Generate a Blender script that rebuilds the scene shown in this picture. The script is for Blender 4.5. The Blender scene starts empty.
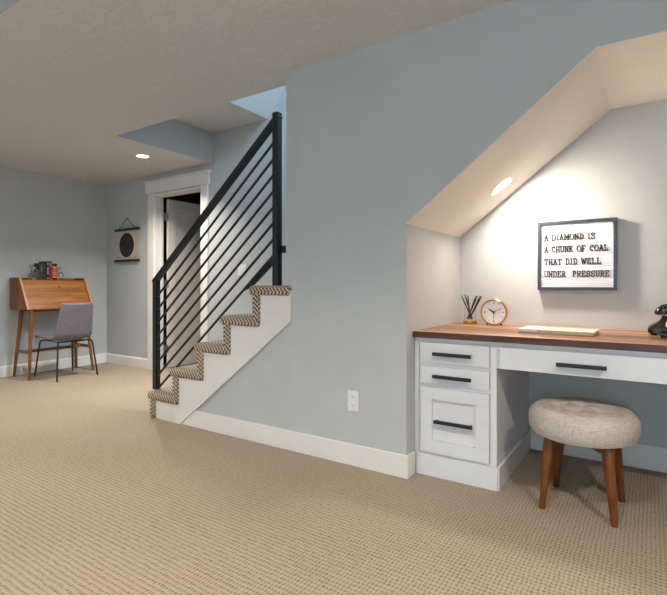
import bpy, bmesh, math, random
from mathutils import Vector, Matrix
random.seed(7)
R = math.radians
sc = bpy.context.scene
COL = sc.collection

# ------------------------------------------------------------------ camera, world, light, exposure
cam_d = bpy.data.cameras.new('camera')
cam = bpy.data.objects.new('camera', cam_d); COL.objects.link(cam)
cam.location = (0, 0, 1.06)
cam.rotation_euler = (R(90), 0, R(33.544))
cam_d.sensor_fit = 'HORIZONTAL'; cam_d.sensor_width = 36.0
cam_d.lens = 36.0 * 478.8 / 667.0
cam_d.shift_y = -(297.5 - 285.17) / 667.0
cam_d.clip_start = 0.05
sc.camera = cam

world = bpy.data.worlds.new('daylight'); sc.world = world
world.use_nodes = True
bg = world.node_tree.nodes['Background']
bg.inputs[0].default_value = (0.62, 0.80, 1.0, 1)
bg.inputs[1].default_value = 1.1

def area(name, loc, rot, sx, sy, power, col):
    d = bpy.data.lights.new(name, 'AREA'); d.shape = 'RECTANGLE'; d.size = sx; d.size_y = sy
    d.energy = power; d.color = col
    o = bpy.data.objects.new(name, d); COL.objects.link(o); o.location = loc; o.rotation_euler = rot
    return o
DAY = (0.52, 0.77, 1.0)
WARM = (1.0, 0.88, 0.74)
# daylight through the two windows of the wall behind the camera
area('window_daylight', (-3.9, -3.12, 1.35), (R(90), 0, R(180)), 2.0, 1.4, 70, DAY)
area('window_daylight', (0.4, -3.12, 1.35), (R(90), 0, R(180)), 2.0, 1.4, 330, DAY)

# area light added above the stair, brightens the sloped ceiling like upstairs daylight
area('stairwell_daylight', (-0.9, 3.17, 4.3), (0, R(62), 0), 1.0, 1.0, 60, DAY)

def spot(name, loc, power, col=WARM, ang=118, blend=0.6, rot=(0, 0, 0), radius=0.06):
    d = bpy.data.lights.new(name, 'SPOT'); d.energy = power; d.color = col
    d.spot_size = R(ang); d.spot_blend = blend; d.shadow_soft_size = radius
    o = bpy.data.objects.new(name, d); COL.objects.link(o); o.location = loc; o.rotation_euler = rot
    return o
P_ROOM = 80.0
P_STAIR = 17.0
P_NICHE = 10.0

vs = sc.view_settings
vs.view_transform = 'Standard'; vs.look = 'None'; vs.gamma = 1.0; vs.use_curve_mapping = False
vs.exposure = 0.86

# ------------------------------------------------------------------ materials
def lin(c):
    out = []
    for v in c[:3]:
        v /= 255.0
        out.append(v / 12.92 if v <= 0.04045 else ((v + 0.055) / 1.055) ** 2.4)
    return (*out, 1.0)

class NT:
    def __init__(s, name):
        s.m = bpy.data.materials.new(name); s.m.use_nodes = True
        s.t = s.m.node_tree; s.b = s.t.nodes['Principled BSDF']
    def n(s, typ, **kw):
        nd = s.t.nodes.new(typ)
        for k, v in kw.items(): setattr(nd, k, v)
        return nd
    def l(s, a, b): s.t.links.new(a, b)
    def math(s, op, a, b=None):
        nd = s.n('ShaderNodeMath', operation=op)
        for i, v in enumerate((a, b)):
            if v is None: continue
            if isinstance(v, (int, float)): nd.inputs[i].default_value = v
            else: s.l(v, nd.inputs[i])
        return nd.outputs[0]
    def coord(s, kind='Object', scale=None):
        o = s.n('ShaderNodeTexCoord').outputs[kind]
        if scale is not None:
            mp = s.n('ShaderNodeMapping'); mp.inputs['Scale'].default_value = scale
            s.l(o, mp.inputs['Vector']); o = mp.outputs[0]
        return o
    def noise(s, vec, scale, detail=3, rough=0.5):
        nd = s.n('ShaderNodeTexNoise'); nd.inputs['Scale'].default_value = scale
        nd.inputs['Detail'].default_value = detail; nd.inputs['Roughness'].default_value = rough
        s.l(vec, nd.inputs['Vector']); return nd.outputs['Fac']
    def ramp(s, fac, stops):
        nd = s.n('ShaderNodeValToRGB'); cr = nd.color_ramp
        while len(cr.elements) < len(stops): cr.elements.new(0.5)
        for e, (p, c) in zip(cr.elements, stops): e.position = p; e.color = c
        s.l(fac, nd.inputs[0]); return nd.outputs[0]
    def bump(s, h, strength=0.3, dist=0.01):
        nd = s.n('ShaderNodeBump'); nd.inputs['Strength'].default_value = strength
        nd.inputs['Distance'].default_value = dist
        s.l(h, nd.inputs['Height']); s.l(nd.outputs[0], s.b.inputs['Normal'])
    def base(s, c):
        if isinstance(c, tuple): s.b.inputs['Base Color'].default_value = c
        else: s.l(c, s.b.inputs['Base Color'])
    def set(s, rough=0.5, metal=0.0, spec=0.5):
        s.b.inputs['Roughness'].default_value = rough; s.b.inputs['Metallic'].default_value = metal
        s.b.inputs['Specular IOR Level'].default_value = spec

def paint(name, rgb, rough=0.6, scale=90, strength=0.12, dist=0.002, spec=0.3):
    t = NT(name); c = t.coord()
    f = t.noise(c, scale, 3)
    a = lin(rgb); b = tuple(x * 0.96 for x in a[:3]) + (1,)
    t.base(t.ramp(t.noise(c, 6, 2), [(0.3, b), (0.7, a)]))
    t.bump(f, strength, dist); t.set(rough, 0, spec); return t.m

def plain(name, rgb, rough=0.5, metal=0.0, spec=0.5):
    t = NT(name); a = lin(rgb)
    f = t.noise(t.coord(), 25, 2)
    t.base(t.ramp(f, [(0.3, tuple(x * 0.92 for x in a[:3]) + (1,)), (0.7, a)]))
    t.set(rough, metal, spec); return t.m

def wood(name, dark, mid, light, axis='X', scale=9.0, rough=0.4, boards=None):
    """grain runs along the axis; boards=(width, axis) for edge-glued strips"""
    t = NT(name)
    stretch = {'X': (0.08, 1, 1), 'Y': (1, 0.08, 1), 'Z': (1, 1, 0.08)}[axis]
    v = t.coord('Object', stretch)
    if boards:
        w, ax = boards
        raw = t.n('ShaderNodeSeparateXYZ'); t.l(t.coord(), raw.inputs[0])
        cell = t.math('FLOOR', t.math('DIVIDE', raw.outputs[ax], w))
        wn = t.n('ShaderNodeTexWhiteNoise', noise_dimensions='1D'); t.l(cell, wn.inputs['W'])
        add = t.n('ShaderNodeVectorMath', operation='ADD'); t.l(v, add.inputs[0])
        sc_ = t.n('ShaderNodeVectorMath', operation='SCALE'); t.l(wn.outputs['Color'], sc_.inputs[0]); sc_.inputs['Scale'].default_value = 7
        t.l(sc_.outputs[0], add.inputs[1]); v = add.outputs[0]
    nz = t.noise(v, scale, 6, 0.65)
    fine = t.noise(v, scale * 9, 3)
    f = t.math('ADD', t.math('MULTIPLY', nz, 0.75), t.math('MULTIPLY', fine, 0.25))
    if boards:
        f = t.math('ADD', f, t.math('MULTIPLY', t.math('SUBTRACT', wn.outputs['Value'], 0.5), 0.28))
    t.base(t.ramp(f, [(0.32, lin(dark)), (0.5, lin(mid)), (0.68, lin(light))]))
    t.bump(fine, 0.08, 0.001); t.set(rough, 0, 0.4); return t.m

def metal(name, rgb, rough=0.3, m=1.0):
    t = NT(name); t.base(lin(rgb)); t.set(rough, m)
    t.bump(t.noise(t.coord(), 200, 2), 0.04, 0.0005); return t.m

def fabric(name, dark, light, scale=260, rough=0.95):
    t = NT(name)
    c1 = t.coord('Object', (scale, scale, scale * 0.12)); c2 = t.coord('Object', (scale * 0.12, scale * 0.12, scale))
    a = t.noise(c1, 1.0, 2); b = t.noise(c2, 1.0, 2)
    f = t.math('MULTIPLY', t.math('ADD', a, b), 0.5)
    t.base(t.ramp(f, [(0.38, lin(dark)), (0.62, lin(light))]))
    t.bump(f, 0.35, 0.002); t.set(rough, 0, 0.15)
    return t.m

def ceiling_mat():
    t = NT('knockdown_ceiling_paint'); c = t.coord('Object', (1, 1, 1))
    n1 = t.noise(c, 22, 4, 0.62)
    blob = t.ramp(n1, [(0.50, (0, 0, 0, 1)), (0.58, (1, 1, 1, 1))])
    t.base(lin((214, 213, 212)))
    t.bump(blob, 0.62, 0.006); t.set(0.85, 0, 0.15); return t.m

def carpet_mat():
    t = NT('tan_loop_carpet')
    s = t.n('ShaderNodeSeparateXYZ'); co = t.coord(); t.l(co, s.inputs[0])
    wob = t.math('MULTIPLY', t.math('SUBTRACT', t.noise(co, 22, 3), 0.5), 0.016)
    x = t.math('ADD', s.outputs[0], wob); y = t.math('ADD', s.outputs[1], wob)
    k = 2 * math.pi / 0.031
    a = t.math('SINE', t.math('MULTIPLY', t.math('ADD', x, t.math('MULTIPLY', y, 0.7)), k))
    b = t.math('SINE', t.math('MULTIPLY', t.math('SUBTRACT', x, t.math('MULTIPLY', y, 0.7)), k))
    d = t.math('MULTIPLY', a, b)
    d = t.math('ADD', t.math('MULTIPLY', d, 0.5), 0.5)
    n = t.noise(co, 110, 3, 0.75); n2 = t.noise(co, 45, 2, 0.6)
    f = t.math('ADD', t.math('MULTIPLY', d, 0.36), t.math('ADD', t.math('MULTIPLY', n, 0.40), t.math('MULTIPLY', n2, 0.24)))
    c1 = t.ramp(f, [(0.26, lin((96, 84, 72))), (0.42, lin((158, 143, 126))), (0.78, lin((188, 174, 156)))])
    big = t.noise(co, 1.1, 3)
    mx = t.n('ShaderNodeMixRGB', blend_type='MULTIPLY'); mx.inputs[0].default_value = 1
    t.l(c1, mx.inputs[1]); t.l(t.ramp(big, [(0.3, (0.9, 0.9, 0.9, 1)), (0.7, (1, 1, 1, 1))]), mx.inputs[2])
    t.base(mx.outputs[0])
    t.bump(f, 0.7, 0.006); t.set(1.0, 0, 0.05); return t.m

def chevron_mat():
    t = NT('herringbone_stair_carpet')
    s = t.n('ShaderNodeSeparateXYZ'); t.l(t.n('ShaderNodeUVMap').outputs[0], s.inputs[0])
    u, v = s.outputs[0], s.outputs[1]
    zig = t.math('ABSOLUTE', t.math('SUBTRACT', t.math('FRACT', t.math('ADD', v, 0.15)), 0.5))
    ph = t.math('FRACT', t.math('ADD', t.math('DIVIDE', u, 0.030), t.math('MULTIPLY', zig, 2.1)))
    tri = t.math('ABSOLUTE', t.math('SUBTRACT', ph, 0.5))
    n = t.noise(t.coord(), 300, 2)
    f = t.math('ADD', tri, t.math('MULTIPLY', t.math('SUBTRACT', n, 0.5), 0.16))
    t.base(t.ramp(f, [(0.09, lin((72, 58, 48))), (0.22, lin((164, 148, 130))), (0.42, lin((196, 182, 164)))]))
    t.bump(f, 0.6, 0.006); t.set(1.0, 0, 0.05); return t.m

def emit(name, col, strength):
    t = NT(name); t.base((0.8, 0.8, 0.8, 1))
    t.b.inputs['Emission Color'].default_value = (*col, 1); t.b.inputs['Emission Strength'].default_value = strength
    return t.m

def glass(name):
    t = NT(name); t.base((1, 1, 1, 1)); t.set(0.02); t.b.inputs['Transmission Weight'].default_value = 1.0
    t.b.inputs['IOR'].default_value = 1.3; return t.m

WALL = paint('blue_grey_wall_paint', (187, 190, 189))
CEIL = ceiling_mat()
TRIM = paint('white_trim_paint', (228, 225, 220), 0.4, 40, 0.02)
CAB = paint('cabinet_white_paint', (222, 224, 226), 0.4, 40, 0.02)
SOFFIT = paint('niche_soffit_paint', (234, 228, 220), 0.8, 60, 0.3, 0.003)
FLOOR = carpet_mat(); HERR = chevron_mat()
BLACK = plain('black_steel', (40, 46, 49), 0.38, 0.3)
WALNUT_X = wood('walnut_butcher_block', (92, 62, 44), (150, 108, 80), (192, 150, 116), 'X', 7, 0.35, (0.055, 1))
WALNUT_EDGE = wood('dark_walnut_edge', (52, 32, 28), (84, 54, 46), (112, 76, 64), 'X', 14, 0.45)
TEAK = wood('honey_walnut_veneer', (96, 54, 16), (150, 92, 36), (184, 124, 58), 'Y', 8, 0.4)
TEAK_Z = wood('walnut_leg', (84, 46, 20), (124, 74, 34), (150, 94, 46), 'Z', 9, 0.4)
TEAK_LIT = wood('lit_walnut_edge', (160, 105, 55), (196, 136, 78), (214, 158, 98), 'Z', 9, 0.4)  # paler tone paints in the light caught by the side panel edges
STOOLWOOD = wood('reddish_walnut_leg', (58, 28, 10), (108, 60, 26), (150, 94, 48), 'Z', 9, 0.35)
LINEN = fabric('beige_linen', (170, 161, 153), (200, 192, 183), 240)
GREYFAB = fabric('grey_wool', (100, 94, 99), (138, 131, 136), 300)
BRASS = metal('brushed_brass', (196, 148, 72), 0.28)
CHROME = metal('satin_nickel', (180, 180, 180), 0.3)
PULL = plain('charcoal_bar_metal', (46, 50, 54), 0.35, 0.5)
GLASS = glass('clear_glass')
GLOSSBLACK = plain('glossy_black_bakelite', (20, 19, 19), 0.12, 0, 0.6)
PLASTIC = plain('white_plastic', (232, 230, 228), 0.35)
DARKHOLE = plain('dark_slot', (30, 28, 28), 0.6)

# ------------------------------------------------------------------ mesh helpers
class MB:
    def __init__(s): s.bm = bmesh.new()
    def box(s, x0, x1, y0, y1, z0, z1):
        v = [s.bm.verts.new((x, y, z)) for x in (x0, x1) for y in (y0, y1) for z in (z0, z1)]
        for f in ((0, 1, 3, 2), (4, 6, 7, 5), (0, 4, 5, 1), (2, 3, 7, 6), (0, 2, 6, 4), (1, 5, 7, 3)):
            s.bm.faces.new([v[i] for i in f])
        return s
    def prism(s, pts, axis, a0, a1):
        """pts: 2D outline in the two other axes, extruded along axis from a0 to a1"""
        def mk(p, a):
            c = {'X': (a, p[0], p[1]), 'Y': (p[0], a, p[1]), 'Z': (p[0], p[1], a)}[axis]
            return s.bm.verts.new(c)
        A = [mk(p, a0) for p in pts]; B = [mk(p, a1) for p in pts]
        n = len(pts)
        s.bm.faces.new(A); s.bm.faces.new(B[::-1])
        for i in range(n): s.bm.faces.new((A[i], B[i], B[(i + 1) % n], A[(i + 1) % n]))
        return s
    def rings(s, rings, closed_ends=True):
        V = [[s.bm.verts.new(p) for p in r] for r in rings]
        n = len(V[0])
        for a, b in zip(V, V[1:]):
            for i in range(n): s.bm.faces.new((a[i], a[(i + 1) % n], b[(i + 1) % n], b[i]))
        if closed_ends: s.bm.faces.new(V[0][::-1]); s.bm.faces.new(V[-1])
        return V
    def tube(s, path, r, n=10, closed=False):
        path = [Vector(p) for p in path]; N = len(path)
        rs = r if isinstance(r, (list, tuple)) else [r] * N
        rings = []; prev = None
        for i, p in enumerate(path):
            if closed: t = path[(i + 1) % N] - path[i - 1]
            else: t = path[min(i + 1, N - 1)] - path[max(i - 1, 0)]
            t.normalize()
            if prev is None:
                up = Vector((0, 0, 1)) if abs(t.z) < 0.9 else Vector((1, 0, 0))
                u = up.cross(t).normalized()
            else: u = (prev - t * prev.dot(t)).normalized()
            w = t.cross(u); prev = u
            rings.append([p + (u * math.cos(2 * math.pi * k / n) + w * math.sin(2 * math.pi * k / n)) * rs[i] for k in range(n)])
        if closed: rings.append(rings[0]); V = s.rings(rings, False); bmesh.ops.remove_doubles(s.bm, verts=V[0] + V[-1], dist=1e-6)
        else: s.rings(rings)
        return s
    def bar(s, p0, p1, w, h, up=(0, 0, 1)):
        """square bar from p0 to p1"""
        p0, p1 = Vector(p0), Vector(p1); t = (p1 - p0).normalized(); up = Vector(up)
        u = t.cross(up).normalized(); q = u.cross(t)
        f = lambda p: [p + u * a * w / 2 + q * b * h / 2 for a, b in ((-1, -1), (1, -1), (1, 1), (-1, 1))]
        s.rings([f(p0), f(p1)]); return s
    def lathe(s, prof, c=(0, 0, 0), n=32, axis='Z'):
        c = Vector(c); rings = []
        for r, z in prof:
            ring = []
            for k in range(n):
                a = 2 * math.pi * k / n
                p = {'Z': (r * math.cos(a), r * math.sin(a), z), 'Y': (r * math.cos(a), z, r * math.sin(a)), 'X': (z, r * math.cos(a), r * math.sin(a))}[axis]
                ring.append(c + Vector(p))
            rings.append(ring)
        s.rings(rings); return s
    def ball(s, c, r, sx=1, sy=1, sz=1, n=16):
        m = Matrix.Translation(c) @ Matrix.Diagonal((r * sx, r * sy, r * sz, 1))
        bmesh.ops.create_uvsphere(s.bm, u_segments=n, v_segments=n // 2 + 2, radius=1, matrix=m); return s

def empty(name, loc, rz=0.0):
    o = bpy.data.objects.new(name, None); COL.objects.link(o); o.location = loc; o.rotation_euler = (0, 0, rz)
    o.empty_display_size = 0.05; return o
def tag(o, label=None, cat=None, group=None, kind=None):
    if label: o['label'] = label
    if cat: o['category'] = cat
    if group: o['group'] = group
    if kind: o['kind'] = kind
    return o
def wloc(p):
    v = Vector((0, 0, 0))
    while p is not None: v += Vector(p.location); p = p.parent
    return v
def build(name, mb, mat, parent=None, bevel=0.0, smooth=False, local=False, seg=2, origin=None):
    bm = mb.bm
    bmesh.ops.recalc_face_normals(bm, faces=bm.faces)
    if bevel:
        es = [e for e in bm.edges if len(e.link_faces) == 2 and e.calc_face_angle(0) > R(35)]
        bmesh.ops.bevel(bm, geom=es, offset=bevel, segments=seg, profile=0.5, affect='EDGES', clamp_overlap=True)
    off = Vector((0, 0, 0))
    if not local:
        if origin is not None: off = Vector(origin)
        elif parent is not None: off = wloc(parent)
    if off.length: bmesh.ops.translate(bm, vec=-off, verts=bm.verts)
    me = bpy.data.meshes.new(name); bm.to_mesh(me); bm.free()
    me.materials.append(mat)
    if smooth:
        me.polygons.foreach_set('use_smooth', [True] * len(me.polygons)); me.set_sharp_from_angle(angle=R(40))
    o = bpy.data.objects.new(name, me); COL.objects.link(o)
    if parent is not None: o.parent = parent
    elif origin is not None: o.location = origin
    return o
def copy_tree(o, parent=None):
    c = o.copy(); COL.objects.link(c); c.parent = parent
    for ch in list(o.children): copy_tree(ch, c)
    return c
def struct(name, mb, mat, parent=None, **kw):
    o = build(name, mb, mat, parent, **kw)
    if parent is None: o['kind'] = 'structure'
    return o

# ------------------------------------------------------------------ the setting
H = 2.44; XL = -6.235; XR = 2.7; YF = 3.765; YB = -3.25; YA = 2.415
DX0, DX1, DZ = -5.18, -4.32, 2.20          # door opening
struct('floor', MB().box(XL - 0.15, XR + 0.15, YB - 0.15, 5.6, -0.1, 0), FLOOR)
# ceiling with the stairwell opening; the higher tray begins towards the camera
struct('ceiling', MB().prism([(XL - 0.15, 1.094), (XR + 0.15, 1.094), (XR + 0.15, 2.575), (-4.122, 2.575), (-4.122, YF + 0.15), (XL - 0.15, YF + 0.15)], 'Z', H, H + 0.12), CEIL)
struct('ceiling_raised', MB().box(XL - 0.15, XR + 0.15, YB - 0.15, 1.19, H + 0.32, H + 0.42), CEIL)
struct('wall_soffit', MB().box(XL - 0.15, XR + 0.15, 1.094, 1.19, H + 0.12, H + 0.32).box(XL, XR, 1.086, 1.094, H, H + 0.32), WALL)
struct('wall_left', MB().box(XL - 0.15, XL, YB, YF + 0.15, 0, H + 0.4), WALL)
struct('wall_right', MB().box(XR, XR + 0.15, YB, 2.575, 0, H + 0.4), WALL)
wf = MB()
wf.box(XL, DX0, YF, YF + 0.105, 0, H); wf.box(XL, DX0 - 0.10, YF + 0.105, YF + 0.15, 0, H); wf.box(DX0, DX1, YF, YF + 0.15, DZ, H)
wf.box(DX1, -4.12, YF, YF + 0.15, 0, H); wf.box(-4.12, 0.9, YF, YF + 0.15, 0, 5.2)
struct('wall_back', wf, WALL)
# wall behind the camera with two window openings
wb = MB()
for a, b in ((XL, -4.9), (-2.9, -0.6), (1.4, XR)): wb.box(a, b, YB, YB + 0.12, 0, H + 0.4)
for a, b in ((-4.9, -2.9), (-0.6, 1.4)):
    wb.box(a, b, YB, YB + 0.12, 0, 0.65); wb.box(a, b, YB, YB + 0.12, 2.05, H + 0.4)
struct('wall_front', wb, WALL)
for i, (a, b) in enumerate(((-4.9, -2.9), (-0.6, 1.4))):
    w = MB(); z0, z1 = 0.65, 2.05; y0, y1 = YB + 0.02, YB + 0.08; t = 0.05
    w.box(a, b, y0, y1, z0, z0 + t); w.box(a, b, y0, y1, z1 - t, z1)
    w.box(a, a + t, y0, y1, z0, z1); w.box(b - t, b, y0, y1, z0, z1)
    w.box((a + b) / 2 - t / 2, (a + b) / 2 + t / 2, y0, y1, z0, z1)
    fr = struct('window_%d' % (i + 1), w, TRIM)
    build('pane', MB().box(a + t, b - t, YB + 0.045, YB + 0.05, z0 + t, z1 - t), GLASS, fr)

# wall under and beside the stair with the desk niche cut out
NX0, NX1, NYB = -1.12, 0.57, 3.305
struct('wall_stair', MB().prism([(-3.18, 0), (-1.970, 0.907), (-1.970, H), (XR, H), (XR, 0), (NX1, 0), (NX1, 2.116),
                                 (-0.2025, 2.116), (NX0, 1.4015), (NX0, 0)], 'Y', YA, 2.575), WALL)
struct('wall_niche_left', MB().prism([(NX0 - 0.1, 0), (NX0, 0), (NX0, 1.40), (NX0 - 0.1, 1.322)], 'Y', 2.575, NYB), WALL)
struct('wall_niche_back', MB().box(NX0 - 0.1, NX1 + 0.1, NYB, NYB + 0.1, 0, 2.2), WALL)
struct('wall_niche_right', MB().box(NX1, NX1 + 0.1, 2.575, NYB, 0, 2.2), WALL)
struct('ceiling_niche', MB().prism([(NX0 - 0.1, 1.397 - 0.0777), (NX0, 1.397), (-0.2, 2.112), (NX1 + 0.1, 2.112), (NX1 + 0.1, 2.2), (-0.24, 2.2), (NX0 - 0.1, 1.42)],
                                   'Y', YA + 0.0005, NYB), SOFFIT)
# stairwell: header, its upper ceiling and the sloped ceiling rising with the flight
struct('wall_stairwell', MB().box(-4.24, -4.12, 2.575, YF, H + 0.001, 2.9).box(-4.24, XR, 2.475, 2.575, H + 0.12, 5.2), WALL)
struct('ceiling_stairwell', MB().box(-4.12, -3.31, 2.575, YF, 2.785, 2.9), CEIL)
struct('ceiling_stair_slope', MB().prism([(-3.31, 2.785), (-1.3, 5.197), (-1.45, 5.2), (-3.42, 2.9), (-3.31, 2.9)], 'Y', 2.575, YF), WALL)
# the small dark room beyond the open door
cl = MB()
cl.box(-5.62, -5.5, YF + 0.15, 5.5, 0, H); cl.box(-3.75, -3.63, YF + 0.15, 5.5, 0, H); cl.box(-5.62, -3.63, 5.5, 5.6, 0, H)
CLOSET_SHADE = paint('shaded_closet_paint', (96, 88, 78))  # gloom of the unlit room put into the wall colour
struct('wall_closet', cl, CLOSET_SHADE)
struct('ceiling_closet', MB().box(-5.62, -3.63, YF + 0.15, 5.6, H, H + 0.1), CLOSET_SHADE)

# baseboards
def bb_profile(t=0.015, h=0.126): return [(0, 0), (t, 0), (t, h - 0.012), (0.008, h), (0, h)]
def bb_x(mb, x0, x1, y, sgn, h=0.126, t=0.015):      # runs along X, projects in sgn*Y
    mb.prism([(y + sgn * a, z) for a, z in bb_profile(t, h)], 'X', x0, x1); return mb
def bb_y(mb, y0, y1, x, sgn, h=0.126, t=0.015):
    mb.prism([(x + sgn * a, z) for a, z in bb_profile(t, h)], 'Y', y0, y1); return mb
struct('baseboard_left', bb_y(MB(), YB + 0.12, YF, XL, 1), TRIM)
struct('baseboard_back', bb_x(MB(), XL + 0.015, -5.31, YF, -1), TRIM)
b = MB()
b.prism([(-2.985, 0), (NX0 + 0.015, 0), (NX0 + 0.015, 0.126), (-2.83, 0.126)], 'Y', YA - 0.015, YA)
b.box(NX0, NX0 + 0.015, YA, 2.505, 0, 0.126)
struct('baseboard_stair', b, TRIM, bevel=0.004)
struct('baseboard_niche', bb_x(MB(), -0.655, NX1, NYB, -1, 0.135), TRIM)
struct('baseboard_right', bb_x(MB(), NX1 - 0.015, XR, YA, -1), TRIM)

# door casing, jamb
c = MB()
c.box(-5.305, DX0, YF - 0.02, YF, 0, 2.215); c.box(DX1, -4.205, YF - 0.02, YF, 0, 2.215)
c.box(-5.335, -4.175, YF - 0.03, YF, 2.215, 2.350)
struct('trim_1', c, TRIM, bevel=0.003)
struct('trim_2', MB().box(-5.35, -4.16, YF - 0.045, YF, 2.350, 2.370), TRIM, bevel=0.003)
j = MB()
j.box(DX0, DX0 + 0.02, YF, YF + 0.105, 0, DZ); j.box(DX1 - 0.02, DX1, YF, YF + 0.15, 0, DZ); j.box(DX0 + 0.02, DX1 - 0.02, YF, YF + 0.15, DZ - 0.02, DZ)
j.box(DX0 + 0.02, DX0 + 0.032, YF + 0.06, YF + 0.10, 0, DZ - 0.02); j.box(DX1 - 0.032, DX1 - 0.02, YF + 0.06, YF + 0.10, 0, DZ - 0.02)
j.box(DX0 + 0.032, DX1 - 0.032, YF + 0.06, YF + 0.10, DZ - 0.032, DZ - 0.02)
struct('trim_3', j, TRIM)
# door slab, standing open at a right angle into the closet
dx0, dx1, dy0, dy1 = -5.158, -5.118, YF + 0.155, YF + 0.155 + 0.80
door = MB(); st = 0.115
z0, z1 = 0.012, 2.155
door.box(dx0, dx1, dy0, dy0 + st, z0, z1); door.box(dx0, dx1, dy1 - st, dy1, z0, z1)
door.box(dx0, dx1, dy0 + st, dy1 - st, z1 - 0.125, z1); door.box(dx0, dx1, dy0 + st, dy1 - st, z0, z0 + 0.235)
door.box(dx0 + 0.012, dx1 - 0.017, dy0 + st, dy1 - st, z0 + 0.235, z1 - 0.125)
d1 = struct('door_1', door, TRIM)
for z in (1.93, 1.08, 0.25):
    hb = MB().tube([(-5.148, YF + 0.138, z - 0.05), (-5.148, YF + 0.138, z + 0.05)], 0.008)
    hb.box(-5.159, -5.156, YF + 0.075, YF + 0.14, z - 0.05, z + 0.05)
    hb.box(-5.15, -5.118, dy0 - 0.004, dy0, z - 0.05, z + 0.05)
    build('hinge', hb, CHROME, d1)
build('door_knob', MB().lathe([(0.0, 0), (0.03, 0.0), (0.03, 0.006), (0.01, 0.01), (0.01, 0.035), (0.026, 0.045), (0.028, 0.06), (0.018, 0.072), (0.0, 0.074)], (dx1, dy1 - 0.06, 1.0), 20, 'X'), CHROME, d1, smooth=True)

# ------------------------------------------------------------------ staircase
RISE = 0.2125; RISE0 = 0.2075; RUN = 0.277; NOSE0 = -3.386; YS = 2.380
def top_of(k): return RISE0 + RISE * k
stair = tag(empty('staircase', (-3.0, 3.08, 0)), 'carpeted open-sided staircase with herringbone treads and white stringer rising to the right', 'staircase')
def step_mesh(k):
    """k = 0.. ; tread with rounded nosing plus riser, carpet wraps round the open side"""
    zt = top_of(k); xn = NOSE0 + RUN * k
    xr = xn + 0.03                                     # riser face
    y0 = YS if k < 5 else 2.58
    x1 = xn + RUN + 0.03 + 0.070
    if k == 4: x1 = -1.92
    th = 0.066
    bm = bmesh.new(); uv = bm.loops.layers.uv.new('UVMap')
    def carpet_box(x0, x1, z0, z1, y0, y1, vertical):
        b2 = MB(); b2.box(x0, x1, y0, y1, z0, z1)
        bmesh.ops.recalc_face_normals(b2.bm, faces=b2.bm.faces)
        bmesh.ops.bevel(b2.bm, geom=b2.bm.edges[:], offset=0.024, segments=5, profile=0.5, affect='EDGES', clamp_overlap=True)
        l2 = b2.bm.loops.layers.uv.new('UVMap')
        for f in b2.bm.faces:
            f.smooth = True
            n = f.normal
            for lp in f.loops:
                p = lp.vert.co
                if vertical:
                    v = (p.x - x0) / (x1 - x0) if abs(n.y) > abs(n.x) else (p.y - y0) / 0.062
                    lp[l2].uv = (p.z, v)
                else:
                    v = (p.z - z0) / (z1 - z0) if abs(n.y) > abs(n.z) else (p.y - y0) / 0.062
                    lp[l2].uv = (p.x, v)
        me = bpy.data.meshes.new('tmp'); b2.bm.to_mesh(me); b2.bm.free(); bm.from_mesh(me); bpy.data.meshes.remove(me)
    yr = YF - 0.003
    zb = top_of(k - 1) if k else 0.0
    carpet_box(xr, xr + 0.072, zb - (0.066 if k else 0), zt - 0.02, y0 + 0.002, yr, True)
    if k == 4:
        carpet_box(xn, x1, zt - th, zt, y0, 2.575, False)
        carpet_box(xn, xn + RUN + 0.09, zt - th, zt, 2.50, yr, False)
    else:
        carpet_box(xn, x1, zt - th, zt, y0, yr, False)
    bmesh.ops.translate(bm, vec=-Vector(stair.location), verts=bm.verts)
    me = bpy.data.meshes.new('step'); bm.to_mesh(me); bm.free(); me.materials.append(HERR)
    o = bpy.data.objects.new('step', me); COL.objects.link(o); o.parent = stair
for k in range(11): step_mesh(k)
# white stringer with a stepped upper edge hidden behind the carpet
sp = [(-3.285, 0)]
for k in range(5):
    zt = top_of(k); xr = NOSE0 + RUN * k + 0.03 + 0.04
    if k == 0: sp.append((xr, zt - 0.03))
    else: sp += [(xr, top_of(k - 1) - 0.03), (xr, zt - 0.03)]
sp += [(-1.918, top_of(4) - 0.03), (-1.918, 0.830), (-2.997, 0)]
build('stringer', MB().prism(sp, 'Y', 2.3985, YA), TRIM, stair)
# ------------------------------------------------------------------ stair railing
RY = 2.47
rail = tag(empty('stair_railing', (-3.395, RY, 0.2045)), 'black metal stair railing with slanted rods between two square posts', 'railing')
PW = 0.046
build('post', MB().box(-3.417, -3.373, RY - 0.012, RY + 0.034, 0.2045, 1.115), BLACK, rail, bevel=0.003)
build('post', MB().box(-2.126, -2.078, RY - 0.012, RY + 0.036, top_of(4), 2.222), BLACK, rail, bevel=0.003)
S = 0.834
zr = lambda x, z: z + S * (x + 3.395)
build('handrail', MB().bar((-3.417, RY + 0.011, zr(-3.417, 1.102)), (-2.08, RY + 0.011, zr(-2.08, 1.106)), 0.048, 0.036), BLACK, rail, bevel=0.004)
for i, z in enumerate((0.945, 0.835, 0.727, 0.618, 0.510, 0.402, 0.292, 0.182)):
    z += 0.012 + 0.0; zr = lambda x, z: z + 0.846 * (x + 3.395)
    rd = build('rod', MB().tube([(-3.375, RY + 0.011, zr(-3.375, z)), (-2.124, RY + 0.011, zr(-2.124, z))], 0.0095, 10), BLACK, rail, smooth=True)
    if i < 7 or True:
        build('bolt', MB().ball((-3.371, RY + 0.011, zr(-3.371, z - 0.004)), 0.008, 0.6, 1, 1, 10), CHROME, rd, smooth=True)
zb = zr(-2.13, 0.182)
build('bottom_plate', MB().prism([(-2.40, zr(-2.40, 0.178)), (-2.125, zb + 0.005), (-2.125, zb - 0.045), (-2.31, top_of(4) + 0.004)], 'Y', RY + 0.004, RY + 0.018), BLACK, rail)
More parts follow.
